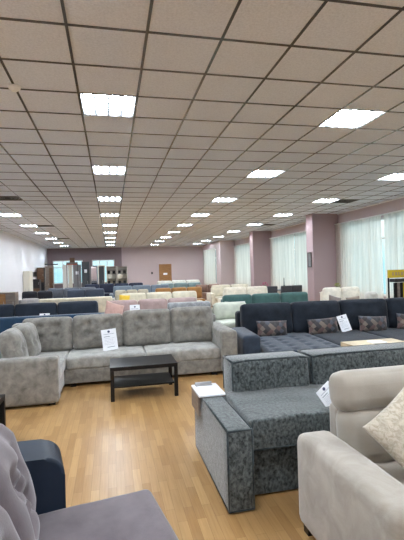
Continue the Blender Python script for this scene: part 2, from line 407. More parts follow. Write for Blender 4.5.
def make_light(on=True):
    t = thing('ceiling_light', 'x', 'ceiling light')
    s = .287; bm = nb(); h = .062
    # open-bottomed tray
    box(bm, -s, s, -s, s, h, h + .006)
    for a in (-1, 1):
        box(bm, min(a * s, a * (s - .006)), max(a * s, a * (s - .006)), -s, s, 0, h); box(bm, -s, s, min(a * s, a * (s - .006)), max(a * s, a * (s - .006)), 0, h)
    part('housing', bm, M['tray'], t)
    bm = nb()
    for i in range(1, 4): x = -s + 2 * s * i / 4; box(bm, x - .004, x + .004, -s + .008, s - .008, .0, h - .02)
    for j in range(1, 5):
        y = -s + 2 * s * j / 5
        box(bm, -s + .008, s - .008, y - .0015, y + .0015, .0, .016)
    part('louvre', bm, M['tray'], t)
    for i in range(4):
        x = -s + 2 * s * (i + .5) / 4; bm = nb(); n = 6; r = .042
        ring = [[bm.verts.new((x + r * math.cos(PI * q / n), yy, h - .022 - r * .9 * math.sin(PI * q / n))) for q in range(n + 1)] for yy in (-s + .03, s - .03)]
        for q in range(n): bm.faces.new((ring[0][q], ring[0][q + 1], ring[1][q + 1], ring[1][q]))
        bm.faces.new(ring[0]); bm.faces.new(ring[1]); bm.faces.new((ring[0][0], ring[1][0], ring[1][n], ring[0][n]))
        part('tube', bm, M['tube'] if on else M['deadtube'], t)
    return t
colname = {-5: 'row along the white left-hand wall', 0: 'row of lights running straight ahead above the aisle', 5: 'row one over from the aisle row towards the windows', 10: 'row closest to the curtained windows'}
ordn = ['nearest', 'second', 'third', 'fourth', 'fifth', 'sixth', 'seventh', 'eighth', 'ninth', 'tenth', 'eleventh', 'twelfth']
proto = make_light(); used = False
for (c, k), kind in sorted(lit.items()):
    x0, x1, y0, y1 = cell(c, k)
    if y0 < YN: continue
    cx, cy = (x0 + x1) / 2, (y0 + y1) / 2
    if kind == 'light':
        t = copy_tree(proto) if used else proto; used = True
        n = (k - 2) // 5
        pos = ordn[n] + ' in sight' if n >= 0 else 'behind the viewer, number word %s' % ordn[-n]
        if n < 0: lab = 'square four-tube louvred ceiling light behind the viewer, %s back, in the %s' % (ordn[-n - 1], colname[c].replace('row of lights running straight ahead above the aisle', 'aisle row'))
        else: lab = 'lit four-tube ceiling light, %s one in the %s' % (ordn[n], colname[c].replace('row of lights running straight ahead above the aisle', 'aisle row').replace('row one over from the aisle row towards the windows', 'row between aisle and window rows').replace('row along the white left-hand wall', 'row beside the plain white wall').replace('row closest to the curtained windows', 'row beside the windows'))
        if n < 0: lab = 'lit four-tube ceiling light behind the viewpoint, %s back, %s' % (ordn[-n - 1], {-5: 'by the white wall', 0: 'over the aisle', 5: 'between aisle and windows', 10: 'by the windows'}[c])
        tag(t, lab, 'ceiling light', 'square ceiling lights'); t.location = (cx, cy, ZC)
    elif kind == 'off':
        t = make_light(False); tag(t, 'unlit grey ceiling light panel near the white wall, next to a dark vent', 'ceiling light', 'square ceiling lights'); t.location = (cx, cy, ZC)
    else:
        near = {(-4, 12): 'beside the unlit light panel near the white wall', (-4, 22): 'beside a lit light, halfway along the white wall', (-4, 32): 'deepest in the room, near the white wall', (11, 12): 'above the first pillar, by the windows', (11, 22): 'above the second pillar, by the windows'}[(c, k)]
        t = thing('ceiling_vent', 'dark square air vent ' + near, 'vent', (cx, cy, ZC), 0, 'square ceiling vents')
        bm = nb(); s = .287
        for r in (s, s * .76, s * .52, s * .28):
            for a in (-1, 1):
                box(bm, a * r - .008, a * r + .008, -r, r, 0, .03); box(bm, -r, r, a * r - .008, a * r + .008, 0, .03)
        part('louvre', bm, M['ventdark'], t)
        bm = nb(); box(bm, -s, s, -s, s, .06, .07); part('backing', bm, M['dark'], t)
t = thing('smoke_detector', 'round white smoke detector on a ceiling bar', 'smoke detector', (-.871, 4.36, ZC - .006))
bm = nb(); cyl(bm, (0, 0, -.02), (0, 0, 0), .055, .06, 24); part('base', bm, M['white'], t)
bm = nb(); cyl(bm, (0, 0, -.045), (0, 0, -.02), .028, .045, 24); part('sensor_cap', bm, M['white'], t)

# ------------------------------------------------------------------ curtains
def curtain(y0, y1, x, label, z1=3.18):
    t = thing('curtain', label, 'curtain', (x, y0, .04), 0, 'white sheer curtains along the window wall')
    bm = nb(); n = int((y1 - y0) / .018); ph = random.random() * 9
    cols = []
    for i in range(n + 1):
        yy = (y1 - y0) * i / n; w = .038 * math.sin(yy * 2 * PI / .17 + ph + .8 * math.sin(yy * 3)) + .01 * math.sin(yy * 2 * PI / .31)
        cols.append([bm.verts.new((w * f, yy, z)) for z, f in ((0, 1.25), (1.0, 1.05), (2.2, .9), (z1 - .06, .6))])
    for i in range(n):
        for j in range(3): bm.faces.new((cols[i][j], cols[i + 1][j], cols[i + 1][j + 1], cols[i][j + 1])).smooth = True
    part('voile', bm, M['sheer'], t)
    bm = nb(); box(bm, -.03, .03, -.02, y1 - y0 + .02, z1 - .065, z1 - .03, .005); part('rail', bm, M['white'], t)
curtain(4.2, 7.15, 7.82, 'white sheer curtain on the window this side of the nearest pillar')
curtain(7.78, 10.70, 7.84, 'white sheer curtain behind the yellow-topped sample stand')
curtain(10.78, 13.3, 7.82, 'white sheer curtain just right of the pillar with the picture')
curtain(13.95, 16.66, 7.82, 'white sheer curtain just past the pillar with the picture')
curtain(16.72, 19.5, 7.82, 'white sheer curtain just before the second pillar')
curtain(20.2, 25.8, 7.82, 'white sheer curtain between the second pillar and far bay')
curtain(26.9, 30.3, 6.83, 'white sheer curtain in the far bay near the back corner', 3.14)

# ================================================================== SIGNS
def info_sign(loc, rz, tilt, w, h, label, roll=0, group='white product info sheets'):
    t = thing('info_sign', label, 'sign', loc, rz, group)
    m = R(-tilt, 'X') @ R(roll, 'Y')
    bm = nb(); box(bm, -w / 2, w / 2, 0, .004, 0, h); bm.transform(m); part('sheet', bm, M['paper'], t)
    bm = nb(); y = -.0012
    box(bm, -w * .36, w * .36, y, 0, h * .76, h * .775); box(bm, -w * .36, w * .05, y, 0, h * .64, h * .665)
    for k in range(5): box(bm, -w * .36, w * (.34 - .07 * (k % 3)), y, 0, h * (.56 - .07 * k), h * (.566 - .07 * k))
    box(bm, -w * .2, w * .3, y, 0, h * .14, h * .165)
    bm.transform(m); part('printed_lines', bm, M['ink'], t)
    bm = nb(); cyl(bm, (0, -.0014, h * .88), (0, 0, h * .88), w * .085, None, 20); bm.transform(m); part('round_emblem', bm, M['emblem'], t)
    return t

# ================================================================== GREY CORNER SOFA
g = thing('corner_sofa', 'big mid-grey velour corner sofa with buttoned cushions behind the black coffee table', 'sofa', (0, 6.6, 0))
W = dict(world=True)
YF, YS = 6.50, 7.02
bm = nb(); box(bm, -.72, 1.72, YF, 7.75, .05, .26, .012); box(bm, -1.62, -.72, 5.85, 7.75, .05, .26, .012); part('base', bm, M['grey'], g, wn=True, **W)
for a, b_ in ((-.70, .50), (.505, 1.70)):
    bm = nb(); puff(bm, b_ - a, .78, .19, .04, .018, [(u, v) for u in (-.6, 0, .6) for v in (-.4, .5)], .012, .07, 12, T((a + b_) / 2, YF + .38, .35), .01, seed=a)
    part('seat_cushion', bm, M['greyseat'], g, **W)
bm = nb(); puff(bm, .86, 1.5, .19, .04, .018, [(u, v) for u in (-.4, .4) for v in (-.6, 0, .6)], .012, .07, 12, T(-1.135, 6.55, .35), .01)
part('seat_cushion', bm, M['greyseat'], g, **W)
bm = nb(); puff(bm, 1.02, .24, .60, .045, .0, mat=T(-1.21, 5.755, .33)); part('armrest', bm, M['grey'], g, **W)
bm = nb(); puff(bm, .26, 1.26, .68, .06, .01, mat=T(1.835, 7.0, .38)); part('armrest', bm, M['grey'], g, **W)
bm = nb(); puff(bm, 3.6, .26, .82, .05, 0, mat=T(.12, 7.72, .45)); part('backrest', bm, M['grey'], g, **W)
bm = nb(); puff(bm, .22, 2.1, .72, .05, 0, mat=T(-1.72, 6.75, .40)); part('backrest', bm, M['grey'], g, **W)
for i, (a, b_, dz) in enumerate(((-1.42, -.64, -.05), (-.64, .18, -.04), (.18, 1.0, 0), (1.0, 1.75, .01))):
    bm = nb(); puff(bm, b_ - a - .01, .60 + dz, .27, .065, .05, [(-.38, -.12), (.38, -.12), (-.38, .5), (.38, .5)] if i != 9 else (), .048, .055, 14,
                    T((a + b_) / 2, 7.22, .735 + dz / 2) @ R(-.13, 'X') @ UPR, .014, .012, crease=.5, seed=i + 1)
    part('back_cushion', bm, M['grey'], g, **W)
for i, (y, x, z) in enumerate(((6.10, -1.33, .69), (6.62, -1.26, .70))):
    bm = nb(); puff(bm, .56, .54, .22, .09, .05, [(-.35, 0), (.35, 0)], .03, .06, 12, T(x, y, z) @ R(PI / 2 + (.0, -.12)[i], 'Z') @ R(-.22, 'X') @ UPR, .014, .012, crease=.5, seed=i + 11)
    part('back_cushion', bm, M['grey'], g, **W)
for x, y in ((-.6, 6.56), (.5, 6.56), (1.6, 6.56), (-1.6, 5.75), (-.8, 5.75), (1.6, 7.7), (-1.7, 7.7)):
    bm = nb(); box(bm, x - .04, x + .04, y - .04, y + .04, 0, .05); part('foot', bm, M['black'], g, **W)
info_sign((-.03, 6.78, .465), 0, .32, .235, .34, 'white info sheet leaning on the middle of the grey corner sofa', roll=-.1)

# ================================================================== COFFEE TABLES
def coffee_table(loc, label):
    t = thing('coffee_table', label, 'table', loc); w, d_, h = .9, .62, .45; l = .05
    bm = nb(); box(bm, -w / 2, w / 2, -d_ / 2, d_ / 2, h - .05, h, .003); part('tabletop', bm, M['black'], t, wn=True)
    for sx in (-1, 1):
        for sy in (-1, 1):
            cx, cy = sx * (w / 2 - l / 2 - .001), sy * (d_ / 2 - l / 2 - .001)
            bm = nb(); box(bm, cx - l / 2, cx + l / 2, cy - l / 2, cy + l / 2, 0, h - .05, .002); part('leg', bm, M['black'], t)
    bm = nb(); box(bm, -w / 2 + l, w / 2 - l, -d_ / 2 + .02, d_ / 2 - .02, .17, .19, .002); part('lower_shelf', bm, M['black'], t)
    return t
coffee_table((.405, 5.89, 0), 'black rectangular coffee table with lower shelf in front of the grey corner sofa')
coffee_table((-1.575, 4.43, 0), 'black table corner peeking out behind the mauve sofa back')

# ================================================================== SILVER VELVET SOFA
s = thing('corner_sofa', 'crushed silver-grey velvet sofa with dark piping, white tray on its arm', 'sofa', (1.8, 3.3, 0))
def piped_box(bm, pp, x0, x1, y0, y1, z0, z1, rad=.03, dome=.0, wr=.0, seed=0):
    puff(bm, x1 - x0, y1 - y0, z1 - z0, rad, dome, n=12, mat=T((x0 + x1) / 2, (y0 + y1) / 2, (z0 + z1) / 2), wrinkle=wr, seed=seed)
def edge_tube(bm, pts, r=.008):
    for a, b_ in zip(pts, pts[1:]): cyl(bm, a, b_, r, None, 8)
bm = nb(); piped_box(bm, None, .75, .94, 2.76, 3.92, .012, .58, .022, .006); arm = part('armrest', bm, M['silver'], s, **W)
def pipe_on(parent, loops, r=.008):
    bm = nb()
    for l in loops: edge_tube(bm, l, r)
    bm.transform(s.matrix_basis.inverted()); return sub('piping', bm, M['piping'], parent, smooth=True)
e = .006
pipe_on(arm, [[(.75 + e, 2.76 + e, .02), (.75 + e, 2.76 + e, .58 - e), (.94 - e, 2.76 + e, .58 - e), (.94 - e, 2.76 + e, .02), (.75 + e, 2.76 + e, .02)],
              [(.75 + e, 2.76 + e, .58 - e), (.75 + e, 3.92 - e, .58 - e), (.94 - e, 3.92 - e, .58 - e), (.94 - e, 2.76 + e, .58 - e)], [(.75 + e, 2.76, .02), (.75 + e, 3.9, .02), (.75 + e, 3.9, .57)]])
bm = nb(); box(bm, .95, 3.1, 2.93, 3.85, .015, .36, .008); part('base', bm, M['silver'], s, wn=True, **W)
for i, (a, b_) in enumerate(((.952, 1.93), (1.94, 2.95))):
    bm = nb(); piped_box(bm, None, a, b_, 2.865, 3.62, .368, .60, .022, .008, .010, i); c = part('seat_cushion', bm, M['silver'], s, **W)
    pipe_on(c, [[(a + .02, 2.867, .592), (a + .02, 2.867, .38), (b_ - .02, 2.867, .38)]], .006)
for i, (a, b_, z1, y) in enumerate(((1.035, 1.79, .87, 3.56), (1.815, 3.2, .87, 3.56))):
    bm = nb(); puff(bm, b_ - a, z1 - .5, .34, .045, .02, n=12, mat=T((a + b_) / 2, y + .17, (z1 + .5) / 2) @ R(-.04, 'X') @ UPR, wrinkle=.02, seed=i + 4)
    c = part('back_cushion', bm, M['silver'], s, **W)
    pipe_on(c, [[(a + .01, y + .02, .52), (a + .008, y + .02, z1 - .015), (a + .12, y + .02, z1 - .004), (b_ - .1, y + .02, z1 - .004), (b_ - .008, y + .02, z1 - .015), (b_ - .01, y + .02, .52)],
                [(a + .01, y + .33, .55), (a + .01, y + .33, z1 - .015), (b_ - .01, y + .33, z1 - .015)], [(a + .008, y + .02, z1 - .012), (a + .008, y + .33, z1 - .012)]], .009)
bm = nb(); box(bm, 2.96, 3.2, 2.8, 3.85, .05, .58, .03); part('armrest', bm, M['silver'], s, wn=True, **W)
for x in (.85, 3.1):
    for y in (2.95, 3.8): bm = nb(); box(bm, x - .03, x + .03, y - .03, y + .03, 0, .055); part('foot', bm, M['black'], s, **W)
t = thing('armrest_tray', 'white-topped wooden tray saddled over the silver velvet armrest', 'tray', (.845, 3.72, .585))
bm = nb(); box(bm, -.125, .115, -.19, .17, .004, .022, .003); part('tray_top', bm, M['paper'], t)
bm = nb(); box(bm, -.125, -.105, -.15, .17, -.17, .003, .002); part('side_board', bm, M['taupe'], t)
t = thing('leaflet_holder', 'small clear leaflet holder lying on the white arm tray', 'holder', (.83, 3.85, .6075))
bm = nb(); box(bm, -.08, .08, -.03, .03, 0, .008, .002); box(bm, -.08, .08, .0, .006, .008, .03); part('base', bm, M['steel'], t)
info_sign((1.70, 2.97, .60), .2, .3, .16, .18, 'white info sheet half hidden between silver sofa and beige backrest', roll=-.5)
t = thing('side_table', 'pale wooden box-shaped table behind the silver sofa backrest', 'table', (3.12, 4.42, 0))
bm = nb(); box(bm, -.36, .36, -.24, .24, .70, .76, .004); part('tabletop', bm, M['palewood'], t, wn=True)
bm = nb(); box(bm, -.33, .33, -.21, .21, .06, .70, .004); part('body', bm, M['creamlac'], t, wn=True)
bm = nb(); box(bm, -.3, .3, -.18, .18, 0, .06); part('plinth', bm, M['dark'], t)
bm = nb(); box(bm, -.1, .08, -.06, .08, 0, .012, .002); o = link('catalogue', bm, M['paper']); o.location = (3.14, 4.45, .7605); tag(o, 'small cream catalogue lying on the pale wooden table', 'catalogue')

# ================================================================== BEIGE SOFA
b = thing('sofa', 'beige velour sofa with high headrest and wide armrest, closest by the silver sofa', 'sofa', (1.9, 2.1, 0))
bm = nb(); puff(bm, .25, .98, .58, .055, .012, n=14, mat=T(1.265, 2.03, .34), wrinkle=.006); part('armrest', bm, M['beige'], b, **W)
bm = nb(); box(bm, 1.39, 2.9, 1.62, 2.66, .05, .30, .02); part('base', bm, M['beige'], b, wn=True, **W)
bm = nb(); puff(bm, .98, .85, .17, .05, .03, n=12, mat=T(1.89, 1.98, .375), wrinkle=.01); part('seat_cushion', bm, M['beigetop'], b, **W)
bm = nb(); puff(bm, .98, .38, .24, .10, .05, n=14, mat=T(1.905, 2.42, .60) @ R(-.12, 'X') @ UPR, wrinkle=.012, seed=2); c = part('back_cushion', bm, M['beigetop'], b, **W)
bm = nb(); puff(bm, 1.0, .26, .23, .085, .03, n=14, mat=T(1.895, 2.46, .878) @ R(-.16, 'X') @ UPR, wrinkle=.012, seed=3); part('headrest', bm, M['beigetop'], b, **W)
bm = nb(); puff(bm, 1.36, .14, .66, .04, 0, mat=T(2.15, 2.61, .42)); part('backrest', bm, M['beige'], b, **W)
for x in (1.2, 2.8):
    for y in (1.7, 2.45): bm = nb(); box(bm, x - .03, x + .03, y - .03, y + .03, 0, .055); part('foot', bm, M['black'], b, **W)
bm = nb(); puff(bm, .26, .98, .58, .055, .012, n=10, mat=T(2.8, 2.03, .34)); part('armrest', bm, M['beige'], b, **W)
t = thing('throw_pillow', 'cream damask velvet pillow propped diagonally on the beige sofa', 'pillow', (1.67, 2.04, .73))
bm = nb(); pillow(bm, .44, .44, .17, R(-.12, 'Z') @ R(-.6, 'X') @ R(.98, 'Y'), 22, seed=3); part('cover', bm, M['damask'], t)

# ================================================================== MAUVE SOFA
TH = math.radians(100.9)
m_ = thing('sofa', 'mauve-grey tufted sofa with a slate-blue armrest, seen from behind its end', 'sofa', (.19, 2.46, 0), TH)
bm = nb(); box(bm, -1.9, -.0, .02, .95, .05, .25, .02); part('base', bm, M['mauve'], m_, wn=True)
bm = nb(); puff(bm, 1.9, .66, .19, .045, .012, n=14, mat=T(-.95, .33, .35), wrinkle=.008); part('seat_cushion', bm, M['mauve'], m_)
bm = nb(); prof = [(1.4, .02), (.47, .02), (.47, .60)] + [(.58 - .11 * math.cos(a * PI / 16), .60 + .11 * math.sin(a * PI / 16)) for a in range(1, 9)] + [(1.0, .74), (1.4, .72)]
A = [bm.verts.new((.01, y, z)) for y, z in prof]; B = [bm.verts.new((.31, y, z)) for y, z in prof]
bm.faces.new(A); bm.faces.new(B[::-1])
for i in range(len(A)): bm.faces.new((A[i], B[i], B[(i + 1) % len(A)], A[(i + 1) % len(A)]))
bmesh.ops.bevel(bm, geom=[e for f in bm.faces if len(f.verts) > 5 for e in f.edges], offset=.02, segments=3, profile=.5, affect='EDGES')
part('armrest', bm, M['slate'], m_, wn=True)
bm = nb(); box(bm, -1.9, 0, 1.08, 1.3, .05, .85, .04); part('backrest', bm, M['mauve'], m_, wn=True)
for i in range(2):
    x0 = -.01 - .74 * i
    bm = nb(); puff(bm, .73, .60, .30, .12, .05, [(-.33, -.35), (.33, -.35), (-.33, .35), (.33, .35), (0, 0)], .045, .07, 18, T(x0 - .365, .835, .71) @ R(-.27, 'X') @ UPR, .02, .02, crease=.6, seed=i + 20)
    part('back_cushion', bm, M['mauve'], m_)
for x in (-1.8, -.1):
    for y in (.1, 1.1): bm = nb(); box(bm, x - .03, x + .03, y - .03, y + .03, 0, .055); part('foot', bm, M['black'], m_)

# ================================================================== NAVY CORNER SOFA
NR = math.radians(-5)
n_ = thing('corner_sofa', 'large charcoal-navy corner sofa with tufted chaise and four patterned cushions', 'sofa', (2.03, 6.3, 0), NR)
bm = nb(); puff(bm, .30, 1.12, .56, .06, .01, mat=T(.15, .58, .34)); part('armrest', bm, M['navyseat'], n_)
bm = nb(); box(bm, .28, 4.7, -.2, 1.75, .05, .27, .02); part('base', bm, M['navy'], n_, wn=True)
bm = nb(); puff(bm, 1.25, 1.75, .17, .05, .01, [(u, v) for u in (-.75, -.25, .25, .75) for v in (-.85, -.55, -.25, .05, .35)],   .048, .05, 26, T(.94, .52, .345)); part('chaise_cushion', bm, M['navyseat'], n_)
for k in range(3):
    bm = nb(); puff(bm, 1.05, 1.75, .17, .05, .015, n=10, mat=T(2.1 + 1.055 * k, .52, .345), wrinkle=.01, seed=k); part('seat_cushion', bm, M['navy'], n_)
bm = nb(); puff(bm, 4.5, .26, .8, .06, 0, mat=T(2.5, 1.72, .45)); part('backrest', bm, M['navy'], n_)
for i in range(4):
    bm = nb(); puff(bm, .985, .60, .26, .065, .05, (), 0, .06, 12, T(.29 + .50 + 1.0 * i, 1.42, .71) @ R(-.16, 'X') @ UPR, .02, .012, seed=i + 30); part('back_cushion', bm, M['navy'], n_)
for x, y in ((.35, -.1), (4.6, -.1), (.35, 1.7), (4.6, 1.7)):
    bm = nb(); box(bm, x - .03, x + .03, y - .03, y + .03, 0, .055); part('foot', bm, M['black'], n_)
NM = T(2.03, 6.3, 0) @ R(NR, 'Z')
desc = ['at the chaise end', 'just left of the white sheet', 'just right of the white sheet', 'cut off by the picture edge']
desc = ['beside the chaise armrest', 'beside the white info sheet', 'beyond the white info sheet', 'last towards the sample stand']
for i, x in enumerate((.80, 1.80, 2.82, 3.62)):
    p = NM @ Vector((x, 1.08, .565))
    t = thing('lumbar_pillow', 'brown and grey mosaic-print lumbar pillow ' + desc[i], 'pillow', p, NR + (.05, -.04, .06, -.05)[i], 'mosaic-print pillows on the navy sofa')
    bm = nb(); pillow(bm, .60, .30, .17, R(-.25, 'X') @ R((.03, -.05, .06, .1)[i], 'Y'), 16, seed=i + 1); part('cover', bm, M['mosaic'], t)
p = NM @ Vector((2.27, 1.05, .45)); info_sign(p, NR, .3, .21, .32, 'white info sheet between two mosaic pillows on the navy sofa', roll=-.22)

# ================================================================== GENERIC SOFAS
def sofa(label, x0, x1, y, top, col, ncush, rz=0, d_=.95, seatz=.44, arms=(1, 1), v=.06, tuft=False, cush=True, pile=None, name='sofa', cat='sofa', group='sofas standing in rows through the hall', flat=False):
    """front edge at y (faces -y) between x0 and x1; rz turns it about its middle"""
    w = x1 - x0; t = thing(name, label, cat, ((x0 + x1) / 2, y + d_ / 2, 0), rz, group)
    m = fab(col, v); lo = 8 if y < 16 else 5; h = d_ / 2; aw = .2
    a0 = -w / 2 + (aw if arms[0] else 0); a1 = w / 2 - (aw if arms[1] else 0)
    bm = nb(); box(bm, a0, a1, -h + .03, h - .02, .06, seatz - .15, .015); part('base', bm, m, t, wn=True)
    for k in range(2):
        if arms[k]:
            bm = nb(); puff(bm, aw, d_, .56, .05, .01, n=5, mat=T((-1 if k == 0 else 1) * (w / 2 - aw / 2), 0, .34)); part('armrest', bm, m, t)
    cw = (a1 - a0) / ncush
    for i in range(ncush):
        cx = a0 + cw * (i + .5)
        bm = nb(); puff(bm, cw - .01, d_ - .3, .16, .04, .02, n=6, mat=T(cx, -h + (d_ - .3) / 2, seatz - .08), wrinkle=.01, seed=i); part('seat_cushion', bm, m, t)
    bt = top if flat else top - .1
    bm = nb(); puff(bm, a1 - a0, .2, bt - .06, .05, 0, n=5, mat=T((a0 + a1) / 2, h - .12, (bt + .06) / 2)); part('backrest', bm, m, t)
    if cush:
        for i in range(ncush):
            cx = a0 + cw * (i + .5); ch = top - seatz + .02
            bm = nb(); puff(bm, cw - .015, ch, .2, .075, .045, [(-.35, .1), (.35, .1)] if tuft else (), .03, .06, lo, T(cx, h - .28, seatz + ch / 2) @ R(-.12, 'X') @ UPR, .015, .01, seed=i + y)
            part('back_cushion', bm, m, t)
    for sx in (-1, 1):
        for sy in (-1, 1): bm = nb(); cyl(bm, (sx * (w / 2 - .1), sy * (h - .1), 0), (sx * (w / 2 - .1), sy * (h - .1), .065), .02, .028, 8); part('foot', bm, M['black'], t)
    return t
TURN = PI
sofa('low petrol-blue sofa turned backwards behind the grey corner sofa', -3.4, .02, 8.15, .93, (30, 55, 78), 3, TURN, flat=True, cush=False)
sofa('dark navy sofa with three loose back cushions and a white sheet, behind the petrol-blue sofa', -3.67, -.15, 10.75, .945, (40, 48, 60), 3, arms=(1, 1))
sofa('long cream sofa turned backwards behind the dark navy sofa', -2.18, .03, 13.4, .95, (212, 204, 184), 2, TURN, flat=True, cush=False, arms=(0, 0))
sofa('grey armchair beside the end of the long cream sofa', -2.98, -2.38, 14.3, .88, (150, 146, 144), 1, arms=(0, 0), name='armchair', cat='armchair', group='armchairs')
sofa('black sofa behind the grey armchair, near the white cabinets', -3.95, -2.3, 18.4, .97, (36, 36, 42), 2)
sofa('charcoal-blue sofa with two cushions behind the long cream sofa', -2.1, -.1, 18.4, .98, (62, 70, 84), 2)
sofa('dusty pink sofa with loose cushions and a white sheet, behind the grey corner sofa', -.12, 2.45, 10.3, .95, (168, 146, 142), 3, arms=(0, 1))
sofa('light grey plush sofa turned backwards, just behind the right end of the grey corner sofa', 1.2, 2.16, 8.95, 1.0, (142, 144, 146), 1, TURN, flat=True, cush=False, arms=(0, 0), v=.2)
sofa('pale mint armchair between the grey corner sofa and the navy sofa', 2.22, 3.2, 8.35, .93, (192, 196, 182), 1, name='armchair', cat='armchair', group='armchairs', seatz=.58, arms=(0, 1))
sofa('cream sofa in three cushions with a yellow pillow, behind the pink sofa',   .08, 3.15, 13.7, .95, (206, 200, 180), 3)
sofa('teal-green sofa with three back cushions and a white sheet, behind the navy corner sofa', 2.85, 5.85, 10.6, .95, (64, 94, 91), 3, tuft=True)
sofa('off-white sofa with two cushions behind the teal-green sofa', 3.9, 6.0, 14.2, 1.0, (212, 204, 188), 2)
sofa('grey-beige long sofa behind the cream three-cushion sofa', -.05, 1.75, 17.1, .93, (170, 162, 144), 3)
sofa('caramel-brown sofa behind the cream three-cushion sofa', 1.9, 4.0, 17.6, .93, (150, 108, 62), 3, arms=(0, 0))
sofa('ivory sofa behind the off-white sofa, near the second pillar', 4.4, 6.6, 18.2, .95, (208, 200, 180), 2)
sofa('slate blue sofa behind the grey-beige long sofa', -.1, 3.2, 21.2, .97, (108, 120, 132), 3)
sofa('brown sofa deep in the hall before the far bay', 4.4, 6.2, 22.0, .86, (130, 102, 90), 2)
sofa('dark navy sofa in the back rows in front of the white shelf unit', -1.8, 2.2, 26.0, .99, (38, 44, 62), 4)
sofa('white three-cushion sofa in the back rows below the wooden door', 2.7, 5.9, 26.0, 1.05, (216, 214, 202), 3)
sofa('pale teal sofa in front of the white back-row sofa', 2.7, 5.6, 24.3, .93, (120, 138, 138), 3)
sofa('grey sofa in the back rows left of the slate blue sofa', -3.4, -.6, 22.0, .95, (92, 96, 104), 3)
sofa('cream sofa standing at an angle before the window right of the second aisle pillar', 6.15, 7.72, 10.95, 1.02, (224, 216, 202), 2, -.12)
sofa('light grey tub armchair in front of the window next to the sample stand', 6.5, 7.25, 9.3, .95, (204, 200, 194), 1, name='armchair', cat='armchair', group='armchairs', arms=(1, 1))

def tp(x, y, z, w, h, col, label, ry=.1, rz=0, seed=0, m=None):
    t = thing('throw_pillow', label, 'pillow', (x, y, z), rz, 'throw pillows on the sofas')
    bm = nb(); pillow(bm, w, h, .16, R(-.25, 'X') @ R(ry, 'Y'), 12, seed=seed); part('cover', bm, m or fab(col), t)
tp(.05, 10.48, .71, .50, .50, (196, 160, 150), 'salmon-pink pillow leaning at the end of the dusty pink sofa', .35, .5, 1)
tp(-.28, 12.3, .78, .34, .34, (206, 196, 190), 'pale pinkish pillow beside the end of the dusty pink sofa', .2, .2, 2) if False else None
tp(.42, 13.98, .78, .36, .34, (214, 178, 62), 'yellow pillow on the cream three-cushion sofa', .1, 0, 3)
tp(6.55, 11.3, .62, .46, .36, (132, 120, 116), 'taupe pillow at the near end of the cream window sofa', .3, .2, 4)
tp(7.1, 11.2, .62, .42, .30, (150, 134, 122), 'tan pillow in the middle of the cream window sofa', -.1, -.2, 5)
tp(3.25, 11.05, .62, .42, .36, (120, 128, 122), 'grey-green pillow at the end of the teal-green sofa', .1, 0, 6)
info_sign((-1.64, 10.9, .50), 0, .3, .24, .24, 'white info sheet on the dark navy sofa behind the petrol-blue sofa')
info_sign((.57, 10.48, .45), 0, .3, .25, .44, 'white info sheet on the dusty pink sofa')
info_sign((3.45, 10.82, .45), 0, .3, .3, .37, 'white info card on the teal-green sofa')

# ================================================================== RIGHT SIDE: stand, table, vases, picture
t = thing('sample_stand', 'tall black fabric-sample stand with yellow header by the window', 'display stand', (6.87, 8.75, .0), .1)
bm = nb(); box(bm, -.42, .42, -.012, .012, 1.38, 1.57, .003); hd = part('header_board', bm, M['yellow'], t)
bm = nb(); x = -.3
for w_ in (.07, .09, .06, .08, .07, .09, .06): box(bm, x, x + w_ * .7, -.016, -.012, 1.435, 1.515); x += .088
sub('header_marks', bm, M['cork'], hd)
for sx in (-1, 1):
    bm = nb(); box(bm, sx * .4 - .015, sx * .4 + .015, -.015, .015, 0, 1.38); box(bm, sx * .4 - .015, sx * .4 + .015, -.2, .2, 0, .03); part('upright', bm, M['black'], t)
bm = nb(); box(bm, -.385, .385, -.2, -.016, 1.28, 1.36, .005); part('top_rail', bm, M['dark'], t)
for i in range(9):
    x = -.345 + .086 * i; mm = [M['black'], M['taupe'], M['black'], M['yellow'], M['black'], M['cork'], M['walnut'], M['black'], M['yellow']][i]
    bm = nb(); box(bm, x - .038, x + .038, -.17, -.13, .35, 1.27, .004); part('sample_hanger', bm, mm, t)
bm = nb(); box(bm, -.385, .385, -.19, .1, .28, .31, .003); part('shelf', bm, M['dark'], t)
t = thing('picture_frame', 'small dark-framed picture hanging on the side of the first pillar', 'picture', (XF - .001, 13.6, 1.95))
bm = nb()
for a in (-1, 1): box(bm, -.025, 0, a * .12 - .012, a * .12 + .012, -.26, .26); box(bm, -.025, 0, -.108, .108, a * .25 - .012, a * .25 + .012)
part('frame', bm, M['dark'], t)
bm = nb(); box(bm, -.012, -.002, -.108, .108, -.24, .24); part('print', bm, M['greypanel'], t)
def table_set(cx, cy):
    t = thing('dining_table', 'grey-topped table with a flower and a vase near the second window', 'table', (cx, cy, 0))
    bm = nb(); box(bm, -.7, .7, -.4, .4, .74, .77, .004); part('tabletop', bm, M['darkpanel'], t)
    for sx in (-1, 1):
        for sy in (-1, 1): bm = nb(); cyl(bm, (sx * .62, sy * .33, 0), (sx * .58, sy * .3, .74), .018, .024, 10); part('leg', bm, M['black'], t)
table_set(6.75, 16.6)
def chair(x, y, rz, label):
    t = thing('dining_chair', label, 'chair', (x, y, 0), rz, 'dark grey chairs around the window table'); f = fab((70, 72, 78))
    bm = nb(); puff(bm, .46, .44, .09, .035, .015, n=5, mat=T(0, 0, .46)); part('seat', bm, f, t)
    bm = nb(); puff(bm, .46, .48, .08, .035, .02, n=6, mat=T(0, .22, .74) @ R(-.15, 'X') @ UPR); part('backrest', bm, f, t)
    for sx in (-1, 1):
        for sy in (-1, 1): bm = nb(); cyl(bm, (sx * .21, sy * .19, 0), (sx * .17, sy * .15, .42), .012, .017, 8); part('leg', bm, M['black'], t)
chair(6.25, 15.75, PI, 'dark grey upholstered chair at the aisle end of the window table')
chair(6.85, 15.75, PI, 'dark grey upholstered chair centred on the near side of the window table')
